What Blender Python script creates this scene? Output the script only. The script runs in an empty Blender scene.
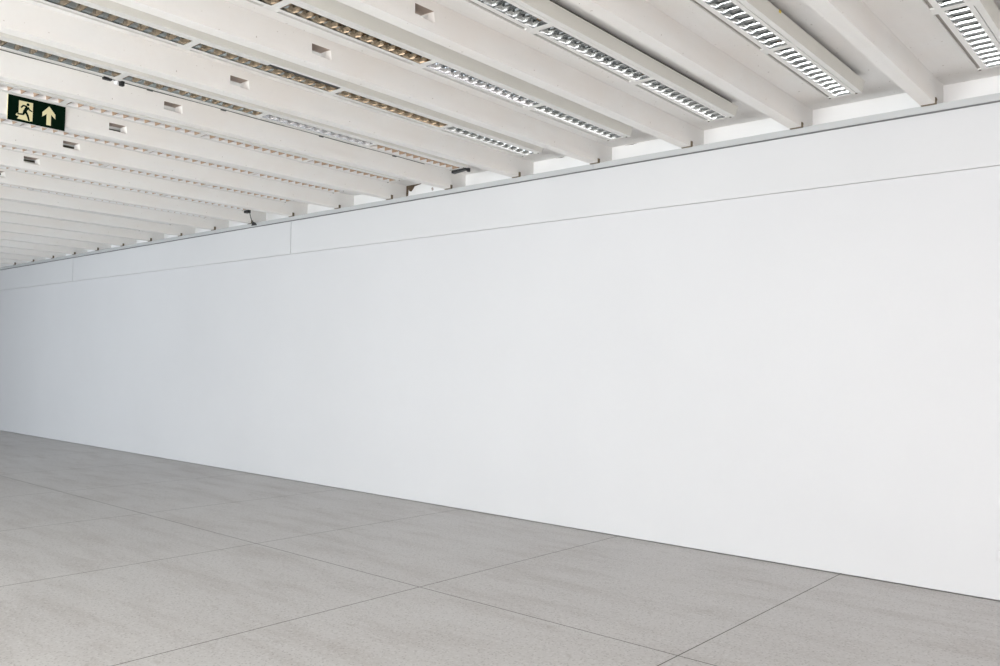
import bpy, bmesh, math, random
from mathutils import Vector, Matrix

C = bpy.context.scene.collection
S = bpy.context.scene

# ------------------------------------------------------------------ camera
F_PX, YAW, PITCH, ROLL = 839.49, 0.71271, 0.04066, 0.01778
CAM = Vector((1.6019, -6.7948, 1.5727))
cam_d = bpy.data.cameras.new('camera')
cam_d.sensor_width = 36.0
cam_d.lens = F_PX / 1000.0 * 36.0
cam_d.clip_start = 0.05
cam = bpy.data.objects.new('camera', cam_d)
C.objects.link(cam)
fw = Vector((-math.sin(YAW) * math.cos(PITCH), math.cos(YAW) * math.cos(PITCH), math.sin(PITCH)))
rt = Vector((math.cos(YAW), math.sin(YAW), 0))
up = rt.cross(fw)
rt2 = rt * math.cos(ROLL) + up * math.sin(ROLL)
up2 = -rt * math.sin(ROLL) + up * math.cos(ROLL)
m = Matrix((rt2, up2, -fw)).transposed().to_4x4()
m.translation = CAM
cam.matrix_world = m
S.camera = cam

# ------------------------------------------------------------------ world and daylight
S.view_settings.view_transform = 'Standard'
S.view_settings.look = 'None'
S.view_settings.gamma = 1.0
S.view_settings.use_curve_mapping = False
S.view_settings.exposure = 0.26
w = bpy.data.worlds.new('sky')
S.world = w
w.use_nodes = True
bg = w.node_tree.nodes['Background']
bg.inputs[0].default_value = (0.80, 0.90, 1.0, 1)
bg.inputs[1].default_value = 0.55

FACADE_Y = -15.5
WINDOWS = [(-17.0, -12.4), (-11.6, -7.0), (-5.4, -1.2), (-0.4, 3.8), (4.6, 9.2)]   # openings of the glazed side behind the camera
WIN_Z = (0.06, 3.42)
WIN_P = [470, 0, 740, 520, 190]
WIN_C = [(0.80, 0.90, 1.0), (0.84, 0.92, 1.0), (0.89, 0.965, 1.0), (0.98, 0.975, 0.985), (1.0, 0.93, 0.94)]
SIDE_X, SIDE_WIN, SIDE_P, SIDE_C = 9.8, (-12.6, -1.6), 40, (1.0, 0.95, 0.91)      # right end, with an unseen window added to light floor and beams
SKY_SHARE, GROUND_SHARE = 0.12, 1.15
WIN_TILT = [(30, 0), (66, 62), (66, 62), (66, 62), (66, 62)]

def daylight(nm, loc, turn, ang, size, power, col):
    ld = bpy.data.lights.new(nm, 'AREA')
    ld.shape = 'RECTANGLE'
    ld.size, ld.size_y = size
    ld.energy = power
    ld.color = col
    lo = bpy.data.objects.new(nm, ld)
    lo.location = loc
    lo.rotation_euler = (math.radians(ang), 0, math.radians(turn))
    C.objects.link(lo)

# (the second opening gets no lamp, which keeps the wall there dimmer)
# added lamps inside the glazing: some aim down as skylight, others up as fill
for (x0, x1), pw, wc, (ts, tg) in zip(WINDOWS, WIN_P, WIN_C, WIN_TILT):
    if not pw: continue
    xc = (x0 + x1) / 2
    daylight('sky_fill', (xc, FACADE_Y + 1.1, 3.0 if ts > 60 else 2.6), 0, 90 - ts, (x1 - x0, 2.0 if ts > 60 else 1.2), pw * SKY_SHARE, (wc[0] * 0.97, wc[1] * 0.99, wc[2]))
    daylight('ground_fill', (xc, FACADE_Y + 1.7, 0.72 if tg > 60 else 1.45), 0, 90 + tg, (x1 - x0, 3.2 if tg > 60 else 2.6), pw * GROUND_SHARE, (wc[0], wc[1] * 0.985, wc[2] * 0.965))
yc, yl = sum(SIDE_WIN) / 2, SIDE_WIN[1] - SIDE_WIN[0]
daylight('sky_fill', (SIDE_X - 0.8, yc, 2.9), 90, 35, (yl, 1.2), SIDE_P * 3.5, SIDE_C)  # added lamps by the side window, to brighten right-hand floor and beams
daylight('ground_fill', (SIDE_X - 1.3, yc, 0.7), 90, 145, (yl, 2.2), SIDE_P, SIDE_C)

# ------------------------------------------------------------------ materials
def mat(name, col, rough=0.6, metal=0.0, spec=0.5):
    M = bpy.data.materials.new(name)
    M.use_nodes = True
    b = M.node_tree.nodes['Principled BSDF']
    b.inputs['Base Color'].default_value = (*col, 1)
    b.inputs['Roughness'].default_value = rough
    b.inputs['Metallic'].default_value = metal
    b.inputs['Specular IOR Level'].default_value = spec
    return M

class NT:
    def __init__(s, M):
        s.t = M.node_tree; s.b = s.t.nodes['Principled BSDF']
        s.tc = s.t.nodes.new('ShaderNodeTexCoord')
    def n(s, typ, **kw):
        o = s.t.nodes.new(typ)
        for k, v in kw.items(): setattr(o, k, v)
        return o
    def l(s, a, b): s.t.links.new(a, b)
    def mapped(s, scale=(1, 1, 1), rot=(0, 0, 0), out='Object'):
        mp = s.n('ShaderNodeMapping'); mp.inputs['Scale'].default_value = scale; mp.inputs['Rotation'].default_value = rot
        s.l(s.tc.outputs[out], mp.inputs['Vector']); return mp.outputs[0]
    def noise(s, vec, scale, detail=4, rough=0.55):
        o = s.n('ShaderNodeTexNoise'); o.inputs['Scale'].default_value = scale
        o.inputs['Detail'].default_value = detail; o.inputs['Roughness'].default_value = rough
        s.l(vec, o.inputs['Vector']); return o.outputs['Fac']
    def ramp(s, fac, stops):
        o = s.n('ShaderNodeValToRGB'); e = o.color_ramp.elements
        while len(e) < len(stops): e.new(0.5)
        for el, (p, c) in zip(e, stops): el.position = p; el.color = (*c, 1) if len(c) == 3 else c
        s.l(fac, o.inputs[0]); return o.outputs[0]
    def mix(s, a, b, fac, mode='MIX'):
        o = s.n('ShaderNodeMix', data_type='RGBA', blend_type=mode)
        if isinstance(fac, (int, float)): o.inputs[0].default_value = fac
        else: s.l(fac, o.inputs[0])
        for v, i in ((a, 6), (b, 7)):
            if isinstance(v, tuple): o.inputs[i].default_value = (*v, 1)
            else: s.l(v, o.inputs[i])
        return o.outputs[2]
    def math(s, op, a, b=None):
        o = s.n('ShaderNodeMath', operation=op)
        for v, i in ((a, 0), (b, 1)):
            if v is None: continue
            if isinstance(v, (int, float)): o.inputs[i].default_value = v
            else: s.l(v, o.inputs[i])
        return o.outputs[0]
    def bump(s, h, strength, dist):
        o = s.n('ShaderNodeBump'); o.inputs['Strength'].default_value = strength; o.inputs['Distance'].default_value = dist
        s.l(h, o.inputs['Height']); s.l(o.outputs[0], s.b.inputs['Normal'])

def wall_paint(name, col):
    M = mat(name, col, 0.75, spec=0.3); t = NT(M)
    v = t.mapped()
    big = t.noise(v, 0.45, 3)
    mid = t.noise(v, 3.0, 5)
    c0 = tuple(c * 0.965 for c in col)
    c = t.ramp(big, [(0.30, c0), (0.68, col)])
    c = t.mix(c, tuple(x * 0.985 for x in col), t.ramp(mid, [(0.5, (0, 0, 0)), (0.8, (1, 1, 1))]))
    t.l(c, t.b.inputs['Base Color'])
    t.bump(t.noise(v, 60, 3), 0.05, 0.004)
    return M

def painted_concrete(name, col, dirt=(0.52, 0.47, 0.42), speck=0.635):
    M = mat(name, col, 0.8, spec=0.25); t = NT(M)
    v = t.mapped()
    streak = t.noise(t.mapped((9, 1.2, 2.0)), 1.6, 5)
    c = t.ramp(streak, [(0.3, tuple(x * 0.955 for x in col)), (0.7, col)])
    fine = t.noise(v, 26, 4)
    c = t.mix(c, tuple(x * 0.95 for x in col), t.ramp(fine, [(0.55, (0, 0, 0)), (0.8, (1, 1, 1))]))
    warm = t.noise(t.mapped((1, 1.0, 2.2)), 1.1, 4)
    c = t.mix(c, (col[0] * 0.965, col[1] * 0.94, col[2] * 0.92), t.ramp(warm, [(0.42, (0, 0, 0)), (0.66, (1, 1, 1))]))
    sp = t.noise(v, 34, 2)
    c = t.mix(c, dirt, t.ramp(sp, [(speck + 0.08, (0, 0, 0)), (speck + 0.12, (1, 1, 1))]))
    t.l(c, t.b.inputs['Base Color'])
    t.bump(t.math('ADD', t.noise(v, 18, 6), t.math('MULTIPLY', streak, 1.5)), 0.25, 0.006)
    return M

M_WALL = wall_paint('white_wall_paint', (0.63, 0.627, 0.638))
M_BAND = wall_paint('white_band_paint', (0.63, 0.627, 0.634))
M_BEAM = painted_concrete('painted_concrete', (0.90, 0.885, 0.862))
M_SLAB = painted_concrete('painted_slab', (0.91, 0.895, 0.875))
M_GAP_SHADE = mat('gap_shade', (0.09, 0.08, 0.06), 0.9)  # near-black, so the gap above each strip reads as shade
M_SOFFIT = mat('brown_soffit', (0.42, 0.34, 0.29), 0.95)
M_DARK = mat('dark_gap', (0.05, 0.045, 0.04), 0.9)
M_BROKEN = mat('broken_plaster', (0.10, 0.07, 0.045), 0.95)
M_RAIL = mat('grey_rail', (0.47, 0.475, 0.475), 0.5)
M_RUST = mat('rusted_steel', (0.17, 0.135, 0.09), 0.9)
M_HOUSE = mat('cream_housing', (0.73, 0.71, 0.655), 0.45)
M_FLANGE = mat('white_flange', (0.80, 0.785, 0.755), 0.4)
M_SLOT = mat('grey_channel', (0.30, 0.28, 0.25), 0.6)
M_LINE = mat('slot_shadow', (0.16, 0.14, 0.12), 0.8)
M_ALU = mat('bright_aluminium', (0.50, 0.54, 0.55), 0.12, 1.0)
M_ALU_DARK = mat('dark_reflection_aluminium', (0.34, 0.38, 0.38), 0.10, 1.0)  # darker copy: dim reflections put into the metal colour
M_BLADE = mat('warm_reflection_aluminium', (0.62, 0.46, 0.33), 0.11, 1.0)  # orange reflections painted into the blade colour
M_BLADE_GREY = mat('grey_aluminium', (0.52, 0.52, 0.51), 0.14, 1.0)
M_GLINT = mat('glint_white', (0.93, 0.935, 0.95), 0.25)  # white standing for bright reflections in the side reflectors
M_SATIN = mat('satin_aluminium', (0.66, 0.68, 0.71), 0.22, 1.0)
M_TUBE = mat('unlit_tube', (0.62, 0.64, 0.63), 0.25)
M_LIT = mat('lit_tube', (0.9, 0.9, 0.9), 0.3)
M_LIT.node_tree.nodes['Principled BSDF'].inputs['Emission Color'].default_value = (0.86, 0.93, 1.0, 1)
M_LIT.node_tree.nodes['Principled BSDF'].inputs['Emission Strength'].default_value = 6.0
M_SOCK = mat('amber_lampholder', (0.55, 0.25, 0.08), 0.5)
M_SCREW = mat('dull_screw', (0.17, 0.15, 0.12), 0.5, 0.6)
M_BLACK = mat('black_plastic', (0.012, 0.012, 0.012), 0.5)
M_CABLE = mat('dark_cable', (0.06, 0.065, 0.055), 0.6)
M_WHITEP = mat('white_plastic', (0.85, 0.85, 0.86), 0.35)
M_PLATE = mat('outlet_plastic', (0.60, 0.597, 0.607), 0.6)
M_GREEN = mat('sign_green', (0.001, 0.010, 0.004), 0.6, spec=0.05)
M_CREAM = mat('sign_cream', (0.80, 0.73, 0.44), 0.5)
M_FRAME = mat('window_frame', (0.35, 0.36, 0.37), 0.4, 0.6)
M_YELLOW = mat('yellow_tag', (0.75, 0.55, 0.05), 0.5)

def glass():
    M = bpy.data.materials.new('window_glass'); M.use_nodes = True
    nt = M.node_tree; nt.nodes.clear()
    o = nt.nodes.new('ShaderNodeOutputMaterial'); mx = nt.nodes.new('ShaderNodeMixShader')
    tr = nt.nodes.new('ShaderNodeBsdfTransparent'); gl = nt.nodes.new('ShaderNodeBsdfGlossy')
    gl.inputs['Roughness'].default_value = 0.02; mx.inputs[0].default_value = 0.06
    nt.links.new(tr.outputs[0], mx.inputs[1]); nt.links.new(gl.outputs[0], mx.inputs[2]); nt.links.new(mx.outputs[0], o.inputs[0])
    return M
M_GLASS = glass()

# floor: grey granolithic slabs with thin joints
JX, JS, JY = -0.7048, 2.0526, 2.5765
def floor_mat():
    M = mat('granolithic_floor', (0.5, 0.48, 0.45), 0.45, spec=0.4); t = NT(M)
    v = t.mapped()
    cloud = t.noise(v, 0.55, 5, 0.6)
    streak = t.noise(t.mapped((0.55, 2.6, 1), (0, 0, 0.72)), 1.5, 6, 0.65)
    fine = t.noise(v, 42, 3, 0.7)
    speck = t.n('ShaderNodeTexVoronoi'); speck.inputs['Scale'].default_value = 48
    t.l(v, speck.inputs['Vector'])
    c = t.ramp(cloud, [(0.28, (0.475, 0.455, 0.44)), (0.72, (0.54, 0.522, 0.508))])
    c = t.mix(c, (0.40, 0.37, 0.35), t.ramp(streak, [(0.48, (0, 0, 0)), (0.76, (0.9, 0.9, 0.9))]))
    c = t.mix(c, (0.64, 0.63, 0.62), t.ramp(fine, [(0.48, (0, 0, 0)), (0.80, (0.85, 0.85, 0.85))]))
    c = t.mix(c, (0.22, 0.20, 0.185), t.ramp(speck.outputs['Distance'], [(0.12, (0.6, 0.6, 0.6)), (0.34, (0, 0, 0))]))
    blot = t.noise(t.mapped((1, 1.6, 1)), 5.5, 2)
    c = t.mix(c, (0.30, 0.265, 0.24), t.ramp(blot, [(0.66, (0, 0, 0)), (0.80, (0.5, 0.5, 0.5))]))
    sep = t.n('ShaderNodeSeparateXYZ'); t.l(t.tc.outputs['Object'], sep.inputs[0])
    def line(sock, off, period, half):
        a = t.math('DIVIDE', t.math('SUBTRACT', sock, off), period)
        f = t.math('ABSOLUTE', t.math('SUBTRACT', a, t.math('ROUND', a)))
        return t.math('LESS_THAN', f, half / period)
    jl = t.math('MAXIMUM', line(sep.outputs[0], JX, JS, 0.0045), line(sep.outputs[1], 0.0, JY, 0.0045))
    c = t.mix(c, (0.10, 0.088, 0.078), jl)
    t.l(c, t.b.inputs['Base Color'])
    t.l(t.ramp(streak, [(0.3, (0.42, 0.42, 0.42)), (0.8, (0.58, 0.58, 0.58))]), t.b.inputs['Roughness'])
    t.bump(fine, 0.08, 0.002)
    return M
M_FLOOR = floor_mat()

# ------------------------------------------------------------------ mesh helpers
def box(bm, x0, x1, y0, y1, z0, z1, mi=0):
    vs = [bm.verts.new(p) for p in ((x0, y0, z0), (x1, y0, z0), (x1, y1, z0), (x0, y1, z0), (x0, y0, z1), (x1, y0, z1), (x1, y1, z1), (x0, y1, z1))]
    for q in ((0, 3, 2, 1), (4, 5, 6, 7), (0, 1, 5, 4), (1, 2, 6, 5), (2, 3, 7, 6), (3, 0, 4, 7)):
        bm.faces.new([vs[i] for i in q]).material_index = mi

def prism_y(bm, prof, y0, y1, mi=0, caps=True):
    a = [bm.verts.new((x, y0, z)) for x, z in prof]; b = [bm.verts.new((x, y1, z)) for x, z in prof]
    n = len(prof)
    for i in range(n):
        bm.faces.new((a[i], a[(i + 1) % n], b[(i + 1) % n], b[i])).material_index = mi
    if caps:
        bm.faces.new(a[::-1]).material_index = mi; bm.faces.new(b).material_index = mi

def tube_path(bm, pts, r, seg=8):
    pts = [Vector(p) for p in pts]; rings = []
    for i, p in enumerate(pts):
        d = (pts[min(i + 1, len(pts) - 1)] - pts[max(i - 1, 0)]).normalized()
        a = d.orthogonal().normalized(); b = d.cross(a)
        if rings and (a.dot(prev) < 0): a, b = -a, -b
        prev = a
        rings.append([bm.verts.new(p + (a * math.cos(2 * math.pi * k / seg) + b * math.sin(2 * math.pi * k / seg)) * r) for k in range(seg)])
    for r0, r1 in zip(rings, rings[1:]):
        for k in range(seg): bm.faces.new((r0[k], r0[(k + 1) % seg], r1[(k + 1) % seg], r1[k]))
    bm.faces.new(rings[0][::-1]); bm.faces.new(rings[-1])

def obj(name, bm, mats, parent=None, smooth=False, bevel=0):
    bmesh.ops.recalc_face_normals(bm, faces=bm.faces)
    me = bpy.data.meshes.new(name); bm.to_mesh(me); bm.free()
    for M in (mats if isinstance(mats, (list, tuple)) else [mats]): me.materials.append(M)
    if smooth:
        for p in me.polygons: p.use_smooth = True
    o = bpy.data.objects.new(name, me); C.objects.link(o)
    if parent: o.parent = parent
    if bevel:
        b = o.modifiers.new('edge', 'BEVEL'); b.width = bevel; b.segments = 2; b.limit_method = 'ANGLE'
    return o

def struct(name, bm, mats, **k):
    o = obj(name, bm, mats, **k); o['kind'] = 'structure'; return o

def thing(name, label, cat, loc, group=None):
    o = bpy.data.objects.new(name, None); C.objects.link(o); o.location = loc
    o['label'] = label; o['category'] = cat; o['kind'] = 'thing'
    if group: o['group'] = group
    return o

def tag(o, label, cat, group=None):
    o['label'] = label; o['category'] = cat; o['kind'] = 'thing'
    if group: o['group'] = group
    return o

ORD = 'first second third fourth fifth sixth seventh eighth ninth tenth eleventh twelfth thirteenth fourteenth fifteenth sixteenth seventeenth eighteenth nineteenth twentieth twenty-first'.split()

# ------------------------------------------------------------------ room shell
X0, X1 = -31.0, SIDE_X
H = 3.587            # underside of the beams
SLAB = 3.782         # underside of the slab
INF = 0.19           # face of the panels between the beam ends
BW = 0.102           # beam width
Y0 = FACADE_Y

bm = bmesh.new(); box(bm, X0, X1, Y0, 0.4, -0.15, 0.0); struct('floor', bm, M_FLOOR)

bm = bmesh.new()
box(bm, X0, X1, Y0, 0.4, SLAB, SLAB + 0.2)
struct('ceiling', bm, M_SLAB)
for i, k in enumerate(list(range(-9, 0)) + list(range(20, 31))):     # the beams that run on beyond the frame
    bm = bmesh.new(); box(bm, -k - BW, -k, Y0, INF + 0.05, H, SLAB + 0.02); struct('trim_%d' % (i + 3), bm, M_BEAM)

# long white wall: lower sheet, upper band with two seams, panels between the beam ends
bm = bmesh.new()
SEAM = 3.073
box(bm, X0, X1, 0.0, 0.12, 0.007, SEAM - 0.0025, 0)
cuts = [X0, -15.18, -8.108, X1]
for i, (a, b) in enumerate(zip(cuts, cuts[1:])):
    box(bm, a + (0.005 if i else 0), b - (0.005 if i < 2 else 0), 0.003, 0.12, SEAM + 0.0025, H - 0.004, 1)
box(bm, X0, X1, 0.035, 0.15, 0.0, H - 0.01, 2)                # dark core behind the gaps
struct('wall_front', bm, [M_WALL, M_BAND, mat('joint_grey', (0.56, 0.55, 0.54), 0.9)])

bm = bmesh.new()
box(bm, X0, X1, INF, 0.4, 3.45, SLAB + 0.02, 0)
rnd = random.Random(4)
def patch(pts, mi):
    vs = [bm.verts.new((x, INF - 0.0025, z)) for x, z in pts]
    bm.faces.new(vs).material_index = mi
patch([(-5.998, 3.779), (-5.70, 3.779), (-5.76, 3.768), (-5.85, 3.757), (-5.875, 3.725), (-5.905, 3.70), (-5.94, 3.708), (-5.955, 3.73), (-5.962, 3.66), (-5.972, 3.61), (-5.998, 3.60)], 1)
patch([(-5.56, 3.700), (-5.53, 3.708), (-5.52, 3.675), (-5.545, 3.66)], 2)
patch([(-5.22, 3.655), (-5.205, 3.66), (-5.20, 3.61), (-5.225, 3.605)], 2)
patch([(-2.86, 3.779), (-2.70, 3.779), (-2.76, 3.772)], 1)
patch([(-3.70, 3.779), (-3.58, 3.779), (-3.62, 3.772)], 1)
patch([(-0.13, 3.779), (-0.06, 3.779), (-0.09, 3.773)], 1)
struct('trim_1', bm, [wall_paint('white_panel_paint', (0.92, 0.915, 0.91)), M_BROKEN, mat('plaster_stain', (0.42, 0.36, 0.33), 0.9)])

# grey rail along the head of the wall
bm = bmesh.new()
RZ0, RZ1, RY = 3.526, H - 0.002, -0.034
xs = [X0] + [-3.07 - 6.0 * i for i in range(4, -2, -1)] + [X1]
xs = [x for x in xs if X0 <= x <= X1]
for a, b in zip(xs, xs[1:]):
    box(bm, a + 0.0015, b - 0.0015, RY, 0.01, RZ0 + 0.008, RZ1, 0)
    box(bm, a, b, RY + 0.012, 0.004, RZ0 + 0.003, RZ0 + 0.009, 1)  # dark strip painted as the shadow gap under the rail
struct('trim_2', bm, [M_RAIL, mat('rail_shadow', (0.16, 0.16, 0.16), 0.7)])

bm = bmesh.new(); box(bm, X0 - 0.2, X0, Y0, 0.4, -0.1, SLAB + 0.2); struct('wall_left', bm, M_WALL)
bm = bmesh.new()
for q in ((Y0, SIDE_WIN[0], -0.1, SLAB + 0.2), (SIDE_WIN[1], 0.4, -0.1, SLAB + 0.2), (*SIDE_WIN, -0.1, WIN_Z[0]), (*SIDE_WIN, WIN_Z[1], SLAB + 0.2)): box(bm, X1, X1 + 0.2, *q)
struct('wall_right', bm, M_WALL)
bm = bmesh.new()
for j in range(9):
    y = SIDE_WIN[0] + 0.03 + (SIDE_WIN[1] - SIDE_WIN[0] - 0.06) * j / 8; box(bm, X1 + 0.05, X1 + 0.15, y - 0.03, y + 0.03, WIN_Z[0] + 0.06, WIN_Z[1] - 0.06)
for z in (WIN_Z[0], WIN_Z[1] - 0.06): box(bm, X1 + 0.05, X1 + 0.15, *SIDE_WIN, z, z + 0.06)
wf = struct('window_6', bm, M_FRAME)  # unseen window, added to go with the side fill lamps
bm = bmesh.new(); box(bm, X1 + 0.096, X1 + 0.104, *SIDE_WIN, *WIN_Z); obj('pane', bm, M_GLASS, wf)
bm = bmesh.new()
ya, yb = Y0 - 0.2, Y0
box(bm, X0, X1, ya, yb, -0.1, WIN_Z[0]); box(bm, X0, X1, ya, yb, WIN_Z[1], SLAB + 0.2)
e = [X0] + [v for q in WINDOWS for v in q] + [X1]
for i in range(0, len(e), 2): box(bm, e[i], e[i + 1], ya, yb, WIN_Z[0], WIN_Z[1])
struct('wall_back', bm, M_WALL)
for i, (a, b) in enumerate(WINDOWS):
    bm = bmesh.new(); yc = Y0 - 0.1; t = 0.05
    box(bm, a, b, yc - t, yc + t, WIN_Z[0], WIN_Z[0] + 0.06); box(bm, a, b, yc - t, yc + t, WIN_Z[1] - 0.06, WIN_Z[1])
    n = 4
    for j in range(n + 1):
        x = a + (b - a) * j / n; box(bm, max(a, x - 0.03), min(b, x + 0.03), yc - t, yc + t, WIN_Z[0] + 0.06, WIN_Z[1] - 0.06)
    wf = struct('window_%d' % (i + 1), bm, M_FRAME)
    bm = bmesh.new(); box(bm, a, b, yc - 0.004, yc + 0.004, WIN_Z[0], WIN_Z[1])
    obj('pane', bm, M_GLASS, wf)

# ------------------------------------------------------------------ ceiling beams
def beam_mesh(hole):
    """Right face at x = 0, running from the facade to the wall; local z = 0 at the underside."""
    bm = bmesh.new()
    ya, yb, h = Y0, INF + 0.05, SLAB + 0.02 - H
    if not hole:
        box(bm, -BW, 0, ya, yb, 0, h); return bm
    hy0, hy1, hz0, hz1 = -3.446, -3.300, 0.078, 0.130
    R = [(hy0 - 0.002, hz0 - 0.012), (hy1 + 0.018, hz0 - 0.017), (hy1 + 0.008, hz1 + 0.002), (hy0 - 0.002, hz1 + 0.001)]
    L = [(hy0, hz0), (hy1, hz0), (hy1, hz1), (hy0, hz1)]
    O = [(ya, 0), (yb, 0), (yb, h), (ya, h)]
    def ring(x, q): return [bm.verts.new((x, y, z)) for y, z in q]
    oR, hR, oL, hL = ring(0, O), ring(0, R), ring(-BW, O), ring(-BW, L)
    mid = ring(-0.045, L)
    for i in range(4):
        j = (i + 1) % 4
        bm.faces.new((oR[i], oR[j], hR[j], hR[i])); bm.faces.new((oL[j], oL[i], hL[i], hL[j]))
        f1 = bm.faces.new((hR[i], hR[j], mid[j], mid[i])); f2 = bm.faces.new((mid[i], mid[j], hL[j], hL[i]))
        if i >= 2: f1.material_index = f2.material_index = 1      # browner soffit and jamb
        bm.faces.new((oR[j], oR[i], oL[i], oL[j]))
    return bm

def bracket_mesh(v):
    bm = bmesh.new(); r = random.Random(v)
    y1 = RY + 0.004; y0 = y1 - 0.030
    hgt = 0.034 + 0.010 * r.random()
    box(bm, 0.0, 0.006, y0, y1, -0.004, hgt)                 # upright leaf on the beam's side
    box(bm, -BW + 0.004 * r.random(), 0.006, y0 + 0.008, y1, -0.006, 0.0)    # foot under the beam
    box(bm, 0.006, 0.011, y0 + 0.008, y0 + 0.022, hgt * 0.45, hgt * 0.45 + 0.013)   # bolt head
    return bm

plain = bpy.data.meshes
src_plain = src_hole = None
src_br = []
for k in range(20):
    hole = True
    extra = {0: 'at the top right corner of the ceiling', 6: 'the one carrying the green exit sign'}.get(k)
    lab = 'white painted concrete ceiling beam, %s along the wall from the right' % ORD[k]
    if extra: lab = 'white painted concrete ceiling beam, ' + extra
    t = thing('ceiling_beam', lab, 'beam', (-k, 0, H), 'parallel concrete ceiling beams')
    if src_hole is None: src_hole = obj('beam_body', beam_mesh(True), [M_BEAM, M_SOFFIT], t)
    else:
        c = src_hole.copy(); C.objects.link(c); c.parent = t
    if len(src_br) < 4:
        b = obj('end_bracket', bracket_mesh(k), M_RUST, t); src_br.append(b)
    else:
        b = src_br[(k * 7) % 4].copy(); C.objects.link(b); b.parent = t
    b['label'] = 'rusty steel angle bracket'

# ------------------------------------------------------------------ louvered light strips
NMOD, ML, END = 5, 1.2, -0.405
# cross-section (x from the beam on the right side of the bay, z from the underside of the strip)
XL0, XC0, XC1, XV0, XV1, XS0, XS1, XR = 0.341, 0.3455, 0.368, 0.402, 0.520, 0.5485, 0.5535, 0.590
XTOP, HT = 0.612, 0.080

def housing_mesh():
    bm = bmesh.new(); y0, y1 = END - NMOD * ML, END
    th = 0.012
    box(bm, XL0, XC0, y0, y1, 0, th + 0.01, 1)
    box(bm, XC1, XV0, y0, y1, 0, th, 1)
    box(bm, XV1, XS0, y0, y1, 0, th, 1)
    box(bm, XS1, XR, y0, y1, 0, th, 1)
    box(bm, XC0, XC1, y0, y1, th - 0.002, th + 0.008, 2)        # floor of the side channel
    box(bm, XS0, XS1, y0, y1, th - 0.004, th + 0.006, 3)        # floor of the thin slot
    for i in range(NMOD + 1):                                   # plates that bridge the joints
        yc = END - i * ML
        a, b = max(y0, yc - 0.045), min(y1, yc + 0.045)
        if i == 0: a, b = END - 0.022, END
        if i == NMOD: a, b = y0, y0 + 0.022
        for p, q in ((XC0, XC1), (XS0, XS1), (XV0, XV1)):
            g = 0.022 if (p == XV0 and 0 < i < NMOD) else 0
            box(bm, p, q, a + g, b - g, 0.0006, th - 0.0005, 1)
    # outer trough: sloping sides, roof, ends
    prism_y(bm, [(XR, 0.001), (XTOP, HT), (XTOP - 0.006, HT), (XR - 0.006, 0.003)], y0, y1, 0)
    prism_y(bm, [(XL0, 0.001), (XL0 + 0.004, 0.001), (XL0 - 0.012, HT), (XL0 - 0.018, HT)], y0, y1, 0)
    box(bm, XL0 - 0.018, XTOP, y0, y1, HT - 0.004, HT, 0)
    for a, b in ((y0, y0 + 0.004), (y1 - 0.004, y1)):
        prism_y(bm, [(XL0, 0.001), (XR, 0.001), (XTOP, HT), (XL0 - 0.018, HT)], a, b, 0)
    box(bm, 0.36, 0.585, y0 + 0.06, y1 - 0.06, HT, 0.1065, 4)      # dark block painting shade into the gap above the trough
    return bm

def louver_mesh():
    """One 1.2 m optic: two curved side reflectors and eleven V-shaped cross blades; origin at the wall-side end."""
    bm = bmesh.new(); a, b = -ML + 0.03, -0.03
    def side(x0, s):
        prof = [(x0, 0.0), (x0 + s * 0.002, 0.012), (x0 + s * 0.007, 0.026), (x0 + s * 0.016, 0.042), (x0 + s * 0.032, 0.060), ((XV0 + XV1) / 2, 0.076)]
        va = [[bm.verts.new((x, y, z)) for x, z in prof] for y in (a, b)]
        for i in range(len(prof) - 1):
            f = bm.faces.new((va[0][i], va[0][i + 1], va[1][i + 1], va[1][i])); f.smooth = True
    side(XV0, 1); side(XV1, -1)
    n = 12; pitch = (b - a) / n
    for j in range(n + 1):
        yc = a + j * pitch
        hz = 0.034
        # concave flanks, thin at the bottom and spread at the top
        prof = [(-0.0016, 0.001), (-0.003, 0.012), (-0.0065, 0.024), (-0.0125, hz)]
        full = prof + [(-p, z) for p, z in reversed(prof)]
        lo, hi = [], []
        for off, z in full:
            ins = 0.0 if z < 0.01 else (0.002 if z < 0.02 else (0.006 if z < 0.03 else 0.011))
            y = min(max(yc + off, a), b)
            lo.append(bm.verts.new((XV0 + ins, y, z))); hi.append(bm.verts.new((XV1 - ins, y, z)))
        for i in range(len(full) - 1):
            f = bm.faces.new((lo[i], lo[i + 1], hi[i + 1], hi[i])); f.material_index = 1; f.smooth = True
    return bm

def lamp_mesh():
    bm = bmesh.new(); xc = (XV0 + XV1) / 2
    tube_path(bm, [(xc, -0.06, 0.054), (xc, -ML + 0.06, 0.054)], 0.013, 14)
    return bm

def holder_mesh():
    bm = bmesh.new(); xc = (XV0 + XV1) / 2
    box(bm, xc - 0.014, xc + 0.014, -0.062, -0.040, 0.040, 0.074)
    return bm

def hanger_mesh():
    bm = bmesh.new(); box(bm, 0.0, 0.05, -0.025, 0.025, 0.0, 1.0)
    return bm

def screw_mesh():
    bm = bmesh.new()
    tube_path(bm, [(0, 0, -0.003), (0, 0, 0.004)], 0.0085, 10)
    return bm

P = {}
for nm, f, mm, sm in (('housing', housing_mesh, [M_HOUSE, M_FLANGE, M_SLOT, M_LINE, M_GAP_SHADE], False), ('louver', louver_mesh, [M_ALU_DARK, M_BLADE], False),
                      ('lamp_tube', lamp_mesh, M_TUBE, True), ('lamp_holder', holder_mesh, M_SOCK, False), ('hanger', hanger_mesh, M_HOUSE, False), ('screw', screw_mesh, M_SCREW, False)):
    P[nm] = None
def part(nm, parent, f, mm, sm, loc=(0, 0, 0)):
    if P[nm] is None:
        P[nm] = o = obj(nm, f(), mm, parent, smooth=False)
        if sm:
            for p in o.data.polygons: p.use_smooth = True
    else:
        o = P[nm].copy(); C.objects.link(o); o.parent = parent
    o.location = loc
    return o

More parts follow.
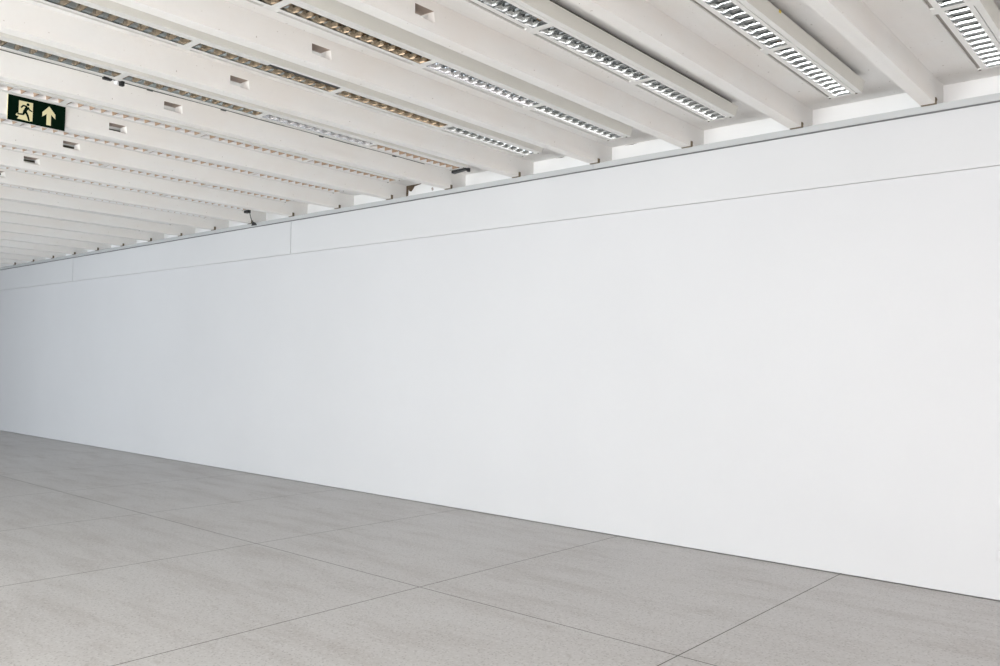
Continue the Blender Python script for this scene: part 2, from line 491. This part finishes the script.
# height of each strip and small sideways shift, as they hang in the photograph
STRIP_Z = {0: 3.652, 1: 3.656, 2: 3.660, 3: 3.663}
strips = []
variant, use_variant = {}, []      # optics recoloured to imitate reflections: plain aluminium, and whitened reflectors
WHITE_OPTIC = {(5, 0)}
LIT = {(3, 1), (5, 1)}     # tubes still burning
for k in range(13):
    z = STRIP_Z.get(k, 3.672)
    dx = 0.008 if k == 0 else (0.0 if k < 4 else -0.010)
    if k == 0: lab = 'cream louvered fluorescent ceiling strip at the top right corner'
    else: lab = 'cream louvered fluorescent ceiling strip between the %s and %s beams from the right' % (ORD[k - 1], ORD[k])
    t = thing('fluorescent_light_fixture', lab, 'ceiling light', (-k + dx, 0, z), 'louvered light strips between the ceiling beams')
    strips.append(t)
    part('housing', t, housing_mesh, [M_HOUSE, M_FLANGE, M_SLOT, M_LINE, M_GAP_SHADE], False)
    for i in range(NMOD):
        lv = part('louver', t, louver_mesh, [M_ALU_DARK, M_BLADE], False, (0, END - i * ML, 0.0))
        kind = 'lit' if (k, i) in LIT else 'white' if (k >= 6 or (k, i) in WHITE_OPTIC) else 'grey' if (k <= 2 or (k, i) in ((3, 0), (4, 0))) else None
        if kind:
            if kind not in variant:
                variant[kind] = lv.data.copy()
                if kind == 'grey': variant[kind].materials[0] = M_ALU; variant[kind].materials[1] = M_BLADE_GREY
                elif kind == 'lit': variant[kind].materials[1] = M_BLADE_GREY; variant[kind].materials[0] = M_SATIN
                else: variant[kind].materials[0] = M_GLINT
            use_variant.append((lv, kind))
        part('lamp_tube', lv, lamp_mesh, M_TUBE, True)
        if (k, i) in LIT:
            tb = lv.children[0]; tb.data = tb.data.copy(); tb.data.materials[0] = M_LIT
        part('lamp_holder', lv, holder_mesh, M_SOCK, False)
        part('lamp_holder', lv, holder_mesh, M_SOCK, False, (0, -ML + 0.102, 0))
    for i in range(NMOD + 1):                                   # hangers between the trough and the slab
        yh = END - i * ML + (-0.03 if i == 0 else 0.03 if i == NMOD else 0)
        part('hanger', t, hanger_mesh, M_HOUSE, False, (0.45, yh, HT)).scale = (1, 1, SLAB - 0.001 - z - HT)
    for x in ((XC0 + XC1) / 2, (XS0 + XS1) / 2):
        part('screw', t, screw_mesh, M_SCREW, False, (x, END - 0.012, 0))

for lv, kind in use_variant: lv.data = variant[kind]
# cable run, clips and small sensor on the fifth strip from the wall's right end
t5 = strips[5]
bm = bmesh.new()
tube_path(bm, [(XL0 - 0.004, END - NMOD * ML + 0.02 + 0.2 * i, -0.001 + 0.002 * math.sin(i * 1.3)) for i in range(29)], 0.004, 6)
obj('cable', bm, M_CABLE, t5)
for y in (-3.10, -3.73, -2.10, -1.2):
    bm = bmesh.new(); box(bm, XL0 - 0.012, XL0 + 0.004, y - 0.022, y + 0.022, -0.010, 0.004)
    obj('cable_clip', bm, M_CABLE, t5)
bm = bmesh.new(); box(bm, XL0 - 0.02, XL0 + 0.01, -4.09, -4.03, -0.014, 0.004)
obj('cable_clip', bm, M_BLACK, t5)
bm = bmesh.new()
box(bm, XL0 - 0.02, XL0 + 0.01, -3.965, -3.935, -0.030, 0.004)
sen = obj('sensor_clamp', bm, M_BLACK, t5)
bm = bmesh.new(); bmesh.ops.create_uvsphere(bm, u_segments=14, v_segments=10, radius=0.017, matrix=Matrix.Translation((XL0 - 0.006, -3.99, -0.014)))
obj('sensor_head', bm, M_WHITEP, sen, smooth=True)['label'] = 'small white ball sensor'
bm = bmesh.new()
prism_y(bm, [(XL0 + 0.02, -0.002), (XR - 0.02, -0.002), (XR - 0.02, -0.016), (XL0 + 0.03, -0.032), (XL0 + 0.02, -0.032)], END + 0.0, END + 0.05)
prism_y(bm, [(XR - 0.05, -0.002), (XR, -0.002), (XR, -0.04), (XR - 0.02, -0.04)], END + 0.02, END + 0.05)
obj('end_plug', bm, M_BLACK, t5)['label'] = 'black plug on the end of the strip'

# open black seam beside the louver of one module on the fourth strip
bm = bmesh.new(); box(bm, XV1 + 0.002, XS0 + 0.002, END - 2.55 * ML, END - 2.03 * ML, -0.0015, 0.002)
obj('open_seam', bm, M_BLACK, strips[4])['label'] = 'black gap beside the louver'

# plug and lead at the end of the strip far along
t9 = strips[9]
bm = bmesh.new(); box(bm, XL0 + 0.03, XL0 + 0.12, END + 0.0, END + 0.05, -0.034, 0.004)
pl = obj('end_plug', bm, M_BLACK, t9)
bm = bmesh.new()
tube_path(bm, [(XL0 + 0.11, END + 0.04, -0.03), (0.28, -0.24, -0.055), (0.14, -0.13, -0.078), (0.055, -0.055, -0.088)], 0.006, 6)
obj('lead', bm, M_CABLE, pl)
bm = bmesh.new(); prism_y(bm, [(0.012, -0.125), (0.125, -0.125), (0.10, -0.095), (0.035, -0.070)], RY - 0.02, RY + 0.012)
obj('lead_plug', bm, M_BLACK, pl)
# scrap of yellow tape on the second strip
bm = bmesh.new(); box(bm, XTOP - 0.004, XTOP + 0.002, -1.992, -1.966, HT - 0.012, HT + 0.003)
obj('tape', bm, M_YELLOW, strips[1])['label'] = 'scrap of yellow tape'

# ------------------------------------------------------------------ exit sign
SY0, SY1, SZ0, SZ1 = -4.287, -3.832, 3.549, 3.760
sg = thing('exit_sign', 'dark green exit sign with running figure and upward arrow, fixed to a beam', 'sign', (-6.0, (SY0 + SY1) / 2, SZ0))
SX = 0.012
def uv(u, v): return ((u - 0.5) * (SY1 - SY0), (1 - v) * (SZ1 - SZ0))
def plate(pts, x0, x1, M, name, parent):
    bm = bmesh.new()
    for poly in pts:
        q = [uv(*p) for p in poly]
        a = [bm.verts.new((x0, y, z)) for y, z in q]; b = [bm.verts.new((x1, y, z)) for y, z in q]
        n = len(q)
        for i in range(n): bm.faces.new((a[i], a[(i + 1) % n], b[(i + 1) % n], b[i]))
        bm.faces.new(a[::-1]); bm.faces.new(b)
    return obj(name, bm, M, parent)
body = plate([[(0, 0.004), (0.99, 0.01), (0.99, 0.98), (0, 0.98)]], 0.0, SX - 0.002, M_CREAM, 'backing', sg)
face = plate([[(0.005, 0), (1, 0), (1, 1), (0.005, 1)]], SX - 0.003, SX, M_GREEN, 'green_panel', sg)
door = plate([[(0.185, 0.155), (0.425, 0.150), (0.425, 0.885), (0.372, 0.915), (0.165, 0.895), (0.19, 0.79), (0.185, 0.74)],
              [(0.138, 0.75), (0.160, 0.665), (0.19, 0.70), (0.19, 0.775), (0.155, 0.785)]], SX, SX + 0.0006, M_CREAM, 'doorway_symbol', sg)
def disc(u, v, ru, n=18):
    rv = ru * (SY1 - SY0) / (SZ1 - SZ0)
    return [(u + ru * math.cos(2 * math.pi * i / n), v + rv * math.sin(2 * math.pi * i / n)) for i in range(n)]
def limb(p, q, w0, w1):
    asp = (SY1 - SY0) / (SZ1 - SZ0)
    dx, dy = (q[0] - p[0]) * asp, q[1] - p[1]; L = math.hypot(dx, dy); nx, ny = -dy / L / asp, dx / L
    return [(p[0] + nx * w0, p[1] + ny * w0), (q[0] + nx * w1, q[1] + ny * w1), (q[0] - nx * w1, q[1] - ny * w1), (p[0] - nx * w0, p[1] - ny * w0)]
man = [disc(0.340, 0.255, 0.026),
       limb((0.333, 0.35), (0.290, 0.545), 0.062, 0.058),
       limb((0.325, 0.345), (0.262, 0.325), 0.036, 0.030), limb((0.265, 0.320), (0.222, 0.43), 0.032, 0.026),
       limb((0.340, 0.36), (0.368, 0.465), 0.036, 0.028), limb((0.366, 0.455), (0.418, 0.500), 0.028, 0.022),
       limb((0.285, 0.53), (0.268, 0.675), 0.050, 0.038), limb((0.275, 0.675), (0.165, 0.705), 0.036, 0.026),
       limb((0.295, 0.53), (0.342, 0.70), 0.050, 0.040), limb((0.340, 0.69), (0.368, 0.90), 0.040, 0.030)]
plate(man, SX + 0.0006, SX + 0.0012, M_GREEN, 'running_figure', sg)
plate([[(0.708, 0.125), (0.822, 0.415), (0.822, 0.60), (0.747, 0.455), (0.747, 0.90), (0.667, 0.90), (0.667, 0.455), (0.592, 0.60), (0.592, 0.415)]], SX, SX + 0.0006, M_CREAM, 'arrow', sg)

# ------------------------------------------------------------------ wall outlet at the right edge
ot = thing('wall_outlet', 'small white outlet plate low on the white wall', 'outlet', (0.435, 0, 0.28))
bm = bmesh.new(); box(bm, -0.062, 0.062, -0.009, 0.0, 0.0, 0.073); obj('cover_plate', bm, M_PLATE, ot, bevel=0.002)
for x in (-0.028, 0.028):
    bm = bmesh.new(); tube_path(bm, [(x, -0.0115, 0.036), (x, -0.008, 0.036)], 0.017, 16); obj('socket', bm, M_PLATE, ot)
